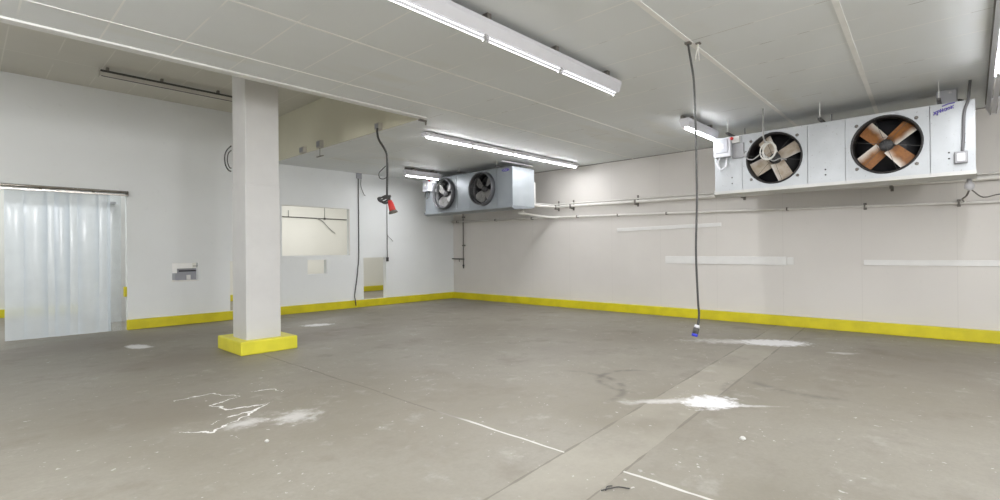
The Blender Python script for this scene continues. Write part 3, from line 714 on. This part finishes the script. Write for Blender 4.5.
# ------------------------------------------------------------------ pipes along the right wall
def clip(mb, y, z, h=.10):
    mb.box((XW - .11, y - .02, z - h), (XW - .004, y + .02, z + h), .003)
t = thing('refrigerant_pipe', 'pair of white pipes along the right wall, upper of the runs between the fan units', 'pipe', (XW, 5, 2.65))
zl = lambda y: 2.572 + 0.0125 * y
MB().tube([(9.84, 8.15, 2.665), (10.5, 8.14, 2.67), (10.86, 8.12, zl(8.1)), (10.87, 8.05, zl(8.05)), (10.87, 4, zl(4)), (10.87, -6.97, zl(-7))], 0.035, 10).build('insulated_pipe', MT['pipe_white'], t)
MB().tube([(9.84, 8.22, 2.73), (10.88, 8.20, 2.735), (10.93, 8.05, zl(8) + .075), (10.94, 3, zl(3) + .075), (10.94, -6.97, zl(-7) + .075)], 0.015, 8).build('thin_pipe', MT['pipe_white'], t)
for y, b in ((8.10, 1), (7.62, 1), (5.78, 1), (3.40, 0), (1.0, 0), (-1.2, 0)):
    m = MB()
    m.box((XW - .17, y - .022, zl(y) - .075), (XW - .002, y + .022, zl(y) - .04), .003)
    m.box((XW - .175, y - .022, zl(y) - .075), (XW - .16, y + .022, zl(y) + .045), .003)
    m.box((XW - .02, y - .022, zl(y) - .11), (XW, y + .022, zl(y) + .16), .003)
    m.build('pipe_bracket', MT['bracket'], t)

t = thing('drain_pipe', 'beige drain pipe sloping along the right wall below the white pipes, from the corner', 'pipe', (XW, 5, 2.3))
zd = lambda y: 2.205 + 0.0242 * y if y < 8 else 2.3986 + (y - 8) * 0.0165
MB().tube([(10.93, YW - .01, zd(YW)), (10.93, 8, zd(8)), (10.93, 4.2, zd(4.2)), (10.93, -6.97, zd(-7))], 0.022, 8).build('long_run', MT['pipe_white'], t)
MB().tube([(9.78, 8.34, 2.575), (9.78, 8.34, 2.46)], 0.035, 10).tube([(9.62, 8.34, 2.465), (9.80, 8.34, 2.462), (10.4, 8.33, 2.43), (10.85, 8.28, 2.405), (10.93, 8.05, zd(8.05))], 0.03, 10).build('branch', MT['pipe_white'], t)
for y in (12.1, 10.4, 9.0, 7.48, 6.29, 5.05, 2.61, 1.38, 0.15, -1.2):
    m = MB().box((XW - .10, y - .012, zd(y) - .032), (XW, y + .012, zd(y) + .03), .002)
    if y in (1.38, 0.15): m.box((XW - .05, y - .022, zd(y) - .06), (XW, y + .022, zd(y) + .06), .003)
    m.build('pipe_clip', MT['bracket'], t)
t = thing('drain_trap', 'white drain trap hanging under the right end of the big fan unit', 'drain', (9.5, 0.02, 2.4))
MB().lathe((9.5, 0.02, 2.46), (0, 0, -1), [(0, .0001), (0, .028), (.07, .028), (.075, .04), (.11, .055), (.15, .05), (.18, .02), (.18, .0001)], 16).build('bulb', MT['fixture'], t)
MB().tube([(9.5, .02, 2.30), (9.6, .05, 2.22), (10.2, 0.10, 2.215), (10.9, 0.09, zd(.09) + .02)], 0.012, 6, 4).build('outlet', MT['bracket'], t)
MB().tube([(9.52, .0, 2.29), (9.7, -.12, 2.19), (10.4, -.3, 2.27), (10.91, -.5, 2.27)], 0.009, 6, 4).build('lead', MT['bracket'], t)

t = thing('wall_conduit', 'thin dark upright conduit with a side arm, in the far corner of the hall', 'conduit', (XW, 11.83, 1))
MB().tube([(10.94, 11.83, 0.98), (10.94, 11.83, H)], 0.016, 8).build('upright', MT['bracket'], t)
MB().tube([(10.94, YW, 1.275), (10.94, 11.80, 1.265)], 0.018, 8).build('side_arm', MT['dark'], t)
MB().lathe((10.94, 11.83, 1.09), (0, 0, -1), [(0, .0001), (0, .03), (.05, .035), (.06, .02), (.12, .02), (.12, .0001)], 10).build('valve', MT['dark'], t)
MB().tube([(10.93, 12.0, 1.27), (10.92, 12.0, 1.18)], 0.012, 6).build('stub', MT['bracket'], t)
for z in (1.7, 2.6): MB().box((10.92, 11.79, z - .02), (XW, 11.87, z + .02), .002).build('saddle', MT['bracket'], t)

def board(lbl, y0, y1, z0, z1, tilt, cap):
    m = MB(); bm = m.bm
    x0, x1 = XW - .022, XW
    V = [bm.verts.new(p) for p in ((x0, y0, z0), (x0, y1, z0 + tilt), (x0, y1, z1 + tilt), (x0, y0, z1), (x1, y0, z0), (x1, y1, z0 + tilt), (x1, y1, z1 + tilt), (x1, y0, z1))]
    for q in ((0, 1, 2, 3), (4, 7, 6, 5), (0, 4, 5, 1), (3, 2, 6, 7), (0, 3, 7, 4), (1, 5, 6, 2)): bm.faces.new([V[i] for i in q])
    bmesh.ops.bevel(bm, geom=bm.edges[:], offset=.003, segments=1, affect='EDGES')
    o = m.build('cover_strip', MT['board'], loc=(XW, (y0 + y1) / 2, (z0 + z1) / 2))
    tag(o, lbl, 'wall strip', 'white strips on the right wall')
    return o
board('narrow white strip on the right wall, high and tilted, just under the pipes', 3.87, 6.34, 1.985, 2.065, -0.03, 0)
bw = board('wide white strip on the right wall, behind the cable with the blue plug', 2.64, 5.11, 1.18, 1.345, 0.012, 0)
MB().box((XW - .012, 2.52, 1.19), (XW, 2.63, 1.335), .003).build('end_plate', MT['board'], bw)
board('long white strip low on the right wall, running out of the right edge', -3.0, 1.41, 1.195, 1.29, 0.0, 0)

# ------------------------------------------------------------------ hanging cables
t = thing('hanging_cable', 'long dark cable hanging from the ceiling to near the floor with a blue plug', 'cable', (5.28, 2.15, H))
MB().tube([(5.254, 2.171, 3.69), (5.262, 2.163, 3.60), (5.275, 2.149, 3.479), (5.295, 2.128, 3.236), (5.307, 2.118, 2.656), (5.312, 2.116, 2.023), (5.302, 2.128, 1.496), (5.314, 2.117, 0.968), (5.321, 2.11, 0.83), (5.315, 2.117, 0.72), (5.309, 2.124, 0.69)], 0.0118, 8, 6).build('cord', MT['cable'], t)
MB().box((5.225, 2.14, 3.665), (5.285, 2.20, H), .005).build('ceiling_grip', MT['bracket'], t)
MB().tube([(5.35, 2.10, H), (5.335, 2.11, 3.60), (5.315, 2.125, 3.50)], 0.007, 6, 4).tube([(5.35, 2.10, H), (5.345, 2.10, 3.58), (5.35, 2.09, 3.49)], 0.006, 6, 4).build('tie_string', MT['cable_pale'], t)
MB().box((5.325, 2.075, 3.675), (5.375, 2.125, H), .004).build('ceiling_hook', MT['bracket'], t)
plug_dir = Vector((-0.018, 0.019, -0.095)).normalized()
po = Vector((5.309, 2.124, 0.705)); PS = .85
MB().lathe(po, plug_dir, [(h * PS, r * PS) for h, r in [(0, .012), (.0, .026), (.035, .034), (.036, .0001)]], 16).build('plug_collar', MT['fixture'], t)
MB().lathe(po + plug_dir * .03, plug_dir, [(h * PS, r * PS) for h, r in [(0, .0001), (0, .032), (.02, .036), (.075, .036), (.075, .0001)]], 16).build('plug_body', MT['dark'], t)
MB().lathe(po + plug_dir * .094, plug_dir, [(h * PS, r * PS) for h, r in [(0, .0001), (0, .036), (.035, .036), (.035, .03), (.01, .028), (.01, .0001)]], 16).build('plug_socket', MT['blue'], t)

t = thing('hanging_cable', 'dark cable hanging beside the raised ceiling with a red connector and coil', 'cable', (5.1, 7.65, H))
MB().tube([(5.06, 7.68, 3.70), (5.05, 7.67, 3.62), (5.07, 7.648, 3.49), (5.145, 7.565, 3.30), (5.168, 7.545, 3.13), (5.163, 7.552, 2.604), (5.162, 7.553, 2.45)], 0.019, 8, 6).build('cord', MT['cable'], t)
cl = MB()
for (ry, rz, dz, ph) in ((.10, .055, 0, 0), (.085, .04, -.02, .7), (.11, .045, .015, 1.8)):
    pts = []
    for k in range(25):
        a = 2 * PI * k / 24
        u = math.cos(a) * ry - 0.05; v = math.sin(a + ph * .3) * rz
        pts.append((5.162 + u * 0.68, 7.552 - u * 0.73, 2.44 + dz + v + 0.02 * math.sin(a * 2 + ph)))
    cl.tube(pts, 0.016, 6)
cl.build('coil', MT['cable'], t)
MB().tube([(5.15, 7.565, 3.03), (5.10, 7.62, 2.96), (5.067, 7.653, 2.90), (5.075, 7.645, 2.82), (5.12, 7.60, 2.80), (5.163, 7.55, 2.83)], 0.008, 6, 5).build('stray_wire', MT['cable'], t)
cd = Vector((0.05, -0.04, -0.225)).normalized(); cp = Vector((5.195, 7.52, 2.42))
MB().lathe(cp, cd, [(0, .0001), (0, .035), (.04, .045), (.06, .052), (.16, .058), (.19, .062), (.19, .0001)], 16).build('connector_body', MT['red'], t)
MB().lathe(cp + cd * .185, cd, [(0, .0001), (0, .064), (.03, .08), (.05, .08), (.05, .05), (.02, .05), (.02, .0001)], 16).build('connector_flange', MT['bracket'], t)
MB().tube([(5.165, 7.55, 2.46), (5.18, 7.535, 2.47), (5.195, 7.52, 2.42)], 0.014, 6, 4).build('lead', MT['cable'], t)

# small boxes screwed to the side face of the raised ceiling
g = 'metal boxes on the raised ceiling side'
def small_box(lbl, y, w, hgt, hang):
    t = thing('conduit_box', lbl, 'conduit box', (XE, y, H + .02), g)
    MB().box((XE - .08, y - w / 2, H - .005), (XE, y + w / 2, H - .005 + hgt), .006).build('body', MT['fixture_dull'], t)
    MB().box((XE - .09, y - w / 2 + .02, H + .015), (XE - .08, y + w / 2 - .02, H - .025 + hgt), .002).build('lid', MT['grey_metal'], t)
    if hang:
        MB().tube([(XE - .04, y, H), (XE - .04, y, H - .18)], .008, 6).build('drop_rod', MT['bracket'], t)
        MB().box((XE - .06, y - .13, H - .185), (XE - .02, y + .13, H - .172), .002).build('cross_bar', MT['bracket'], t)
small_box('small grey metal box on the raised ceiling side, left one nearest the column', 10.65, .19, .13, False)
small_box('small grey metal box with a T-shaped hanger below, on the raised ceiling side', 9.89, .17, .15, True)
small_box('small grey metal box above the cable with the red connector', 7.74, .14, .13, False)
hk = MB().box((XE - .05, YE - .03, H - .05), (XE + .10, YE + .01, H - .021), .004)
hk.box((XE + .08, YE - .02, H - .10), (XE + .10, YE + .0, H - .03), .003)
tag(hk.build('corner_clip', MT['bracket'], loc=(XE, YE, H)), 'small dark clip at the corner where the raised ceiling meets the low one', 'clip')

# conduits on the left wall
t = thing('wall_conduit', 'thin dark cable down the left wall beside the large square opening', 'conduit', (7.5, YW, 2))
MB().tube([(7.50, YW - .02, H), (7.50, YW - .02, 1.6), (7.47, YW - .02, 1.1), (7.43, YW - .02, .75), (7.36, YW - .03, .35), (7.335, YW - .10, 0.215), (7.35, YW - .105, 0.06)], 0.014, 6, 5).build('cord', MT['cable'], t)
MB().box((7.44, YW - .05, H - .15), (7.60, YW, H), .006).build('entry_box', MT['grey_box'], t)
MB().tube([(7.58, YW - .03, H - .16), (7.57, YW - .03, 3.38), (7.60, YW - .04, 3.25), (7.66, YW - .05, 3.12), (7.70, YW - .05, 3.08)], 0.012, 6, 5).build('loose_lead', MT['cable_grey'], t)
t = thing('wall_conduit', 'thin conduit on the left wall running down to the low hatch near the corner', 'conduit', (8.43, YW, 2))
MB().tube([(8.43, YW - .02, H), (8.43, YW - .02, 1.25)], 0.016, 6).build('pipe', MT['cable_grey'], t)
MB().tube([(8.43, YW - .03, 2.02), (8.46, YW - .04, 1.95), (8.55, YW - .05, 1.88), (8.60, YW - .05, 1.82)], 0.01, 6, 5).build('loose_lead', MT['cable_grey'], t)
MB().box((8.395, YW - .04, 1.24), (8.465, YW, 1.36), .004).build('end_clip', MT['dark'], t)

# ------------------------------------------------------------------ strip curtain
t = thing('strip_curtain', 'clear plastic strip curtain hanging in the wide doorway at the left', 'curtain', (1.3, YW, 2.72))
MB().tube([(-.95, YW - .05, 2.745), (2.30, YW - .05, 2.745)], 0.026, 10).build('rail', MT['chrome'], t)
MB().box((-.92, YW - .075, 2.668), (2.30, YW - .03, 2.70), .003).build('clamp_bar', MT['chrome'], t)
for x in (-.6, 0.2, 1.0, 1.75, 2.28): MB().box((x - .02, YW - .06, 2.69), (x + .02, YW, 2.77), .003).build('rail_bracket', MT['bracket'], t)
xs = [(0.665, .28), (0.93, .32), (1.14, .22), (1.29, .22), (1.45, .23), (1.67, .32), (1.90, .22), (2.065, .22)]
for k, (xc, w) in enumerate([(-.72, .3), (-.46, .3), (-.16, .34)] + xs):
    m = MB(); bm = m.bm; rows = []
    yo = YW - .052 + (0.014 if k % 2 else 0.0)
    nz, nx = 12, 5
    for i in range(nz + 1):
        z = 2.69 - (2.69 - 0.012) * i / nz
        rows.append([bm.verts.new((xc + (j / nx - .5) * w, yo - .018 * (1 - (2 * j / nx - 1) ** 2) * (.5 + .5 * i / nz) + .006 * math.sin(i * .8 + k), z)) for j in range(nx + 1)])
    for i in range(nz):
        for j in range(nx):
            f = bm.faces.new((rows[i][j], rows[i][j + 1], rows[i + 1][j + 1], rows[i + 1][j])); f.smooth = True
    m.build('strip', MT['pvc'] if k < 10 else MT['pvc_clear'], t)
# yellow bumpers on the door jambs
for x, lbl in ((2.245, 'yellow bumper block on the right jamb of the curtained doorway'), ):
    tag(MB().box((x - .012, YW + .01, .66), (2.282, YW + .10, .86), .006).build('bumper_block', MT['yellow'], loc=(x, YW + .06, .66)), lbl, 'bumper')
t = thing('wall_box', 'small grey box seen through the strip curtain near its top right', 'box', (2.2, 14.0, 2.6))  # plain grey box fixed to the partition
MB().box((2.14, 13.86, 2.555), (2.25, 14.0, 2.66), .01).build('body', MT['grey_metal'], t)
MB().box((2.135, 13.82, 2.625), (2.36, 14.0, 2.67), .004).build('top_plate', MT['grey_metal'], t)

# service hatch in the left wall
t = thing('service_hatch', 'small hatch in the left wall between the curtain and the column, grey box inside', 'hatch', (3.3, YW, .925))
MB().box((3.062, YW + .004, 1.195), (3.44, YW + .03, 1.308), .004).box((3.062, YW + .004, 1.10), (3.15, YW + .03, 1.195), .003).build('flap', MT['batten'], t)
gp = MB().box((3.16, YW + .15, .94), (3.62, YW + .5, 1.19), .006).build('grey_housing', MT['grey_box'], t)
MB().box((3.22, YW + .135, 1.125), (3.60, YW + .15, 1.15), .002).build('slot', MT['black'], gp)
MB().box((3.36, YW + .12, .945), (3.44, YW + .15, 1.05), .004).build('label_plate', MT['board'], gp)
MB().box((3.46, YW + .02, 1.235), (3.56, YW + .05, 1.25), .002).build('latch', MT['dark'], t)
MB().box((3.05, YW - .008, .915), (3.56, YW + .06, .932), .002).build('sill', MT['board'], t)

# conduit with a slanting cable seen through the window opening
t = thing('back_room_conduit', 'thin conduit with a slanting cable, seen through the large wall opening', 'conduit', (8.7, YB, 2.7))
MB().tube([(6.9, YB - .03, 2.76), (10.6, YB - .03, 2.735)], 0.013, 6).build('run', MT['cable'], t)
MB().tube([(7.72, YB - .03, 2.75), (7.72, YB - .03, 2.98)], 0.013, 6).tube([(9.05, YB - .03, 2.75), (9.05, YB - .03, 3.4)], 0.011, 6).build('riser', MT['cable_grey'], t)
MB().tube([(8.75, YB - .04, 2.75), (8.95, YB - .04, 2.66), (9.2, YB - .04, 2.42), (9.45, YB - .04, 2.22)], 0.014, 6, 4).build('slanting_cable', MT['cable_grey'], t)
MB().box((9.02, YB - .05, 2.715), (9.08, YB, 2.77), .004).build('junction', MT['cable'], t)

# loose bits on the floor
def rubble(lbl, x, y, s, name='rubble_chip', grp=None):
    m = MB(); bmesh.ops.create_icosphere(m.bm, subdivisions=2, radius=s)
    rnd = random.Random(int(x * 1000))
    for v in m.bm.verts:
        v.co *= 0.8 + 0.35 * rnd.random(); v.co.z = max(v.co.z * .75, -s * .45) + s * .45 + 0; v.co.x += x; v.co.y += y
    tag(m.build(name, MT['concrete_bit'], loc=(x, y, 0)), lbl, 'rubble', grp)
rubble('pale rubble chip on the open floor right of the filled trench', 4.20, 1.33, .024, grp='chips of rubble on the floor')
rubble('pale rubble chip on the floor beside the white cracks left of centre', 1.66, 4.11, .018, grp='chips of rubble on the floor')
w = MB().tube([(2.72, 1.70, .006), (2.78, 1.66, .012), (2.83, 1.64, .008), (2.86, 1.58, .006)], 0.004, 6, 4).tube([(2.74, 1.68, .006), (2.79, 1.70, .006), (2.82, 1.68, .006)], .0035, 6, 3)
tag(w.build('wire_scrap', MT['cable'], loc=(2.78, 1.66, 0)), 'scrap of dark wire lying on the filled trench at the bottom of the photo', 'wire')

# ------------------------------------------------------------------ light
# unseen point lights added to brighten the ceiling and left wall
def bulb(x, y, z, power, r=0.35):  # added fill light, not a bulb fitted in the hall
    d = bpy.data.lights.new('bulb', 'POINT'); d.energy = power; d.shadow_soft_size = r; d.color = (0.98, 0.98, 1.0)
    o = bpy.data.objects.new('bulb', d); o.location = (x, y, z); COL.objects.link(o)
bulb(-2.6, 9.4, 3.2, 55, .25); bulb(-2.6, 4.2, 3.4, 350, .2); bulb(-1.0, -2.5, 3.3, 370, .25); bulb(2.0, -4.5, 2.9, 470)
# lamps of the room behind
lamp(7.5, 15.0, 3.95, 5.0, .3, 135, (1, .99, .96)); lamp(0.3, 13.3, 3.95, 4.0, .3, 55, (.93, .97, 1.0)); lamp(-0.5, 15.6, 3.95, 4.0, .3, 65, (.93, .97, 1.0))
W_ = bpy.data.worlds.new('world'); S.world = W_; W_.use_nodes = True
W_.node_tree.nodes['Background'].inputs[0].default_value = (0.9, 0.95, 1, 1)
W_.node_tree.nodes['Background'].inputs[1].default_value = 0.3

# ------------------------------------------------------------------ camera
cam = bpy.data.cameras.new('camera'); cam.sensor_width = 36; cam.lens = 504.83 / 1000 * 36
cam.clip_start = .05; cam.clip_end = 100
co_ = bpy.data.objects.new('camera', cam); COL.objects.link(co_)
F = Vector((0.73036315, 0.68305364, 0.00271988)); R = Vector((0.68304576, -0.73031829, -0.0091478)); U = Vector((0.00426206, -0.00853901, 0.99995446))
co_.matrix_world = Matrix(((R.x, U.x, -F.x, 0), (R.y, U.y, -F.y, 0), (R.z, U.z, -F.z, 1.5), (0, 0, 0, 1)))
S.camera = co_
S.view_settings.view_transform = 'Standard'; S.view_settings.look = 'None'
S.view_settings.gamma = 1; S.view_settings.use_curve_mapping = False
S.view_settings.exposure = 0.22
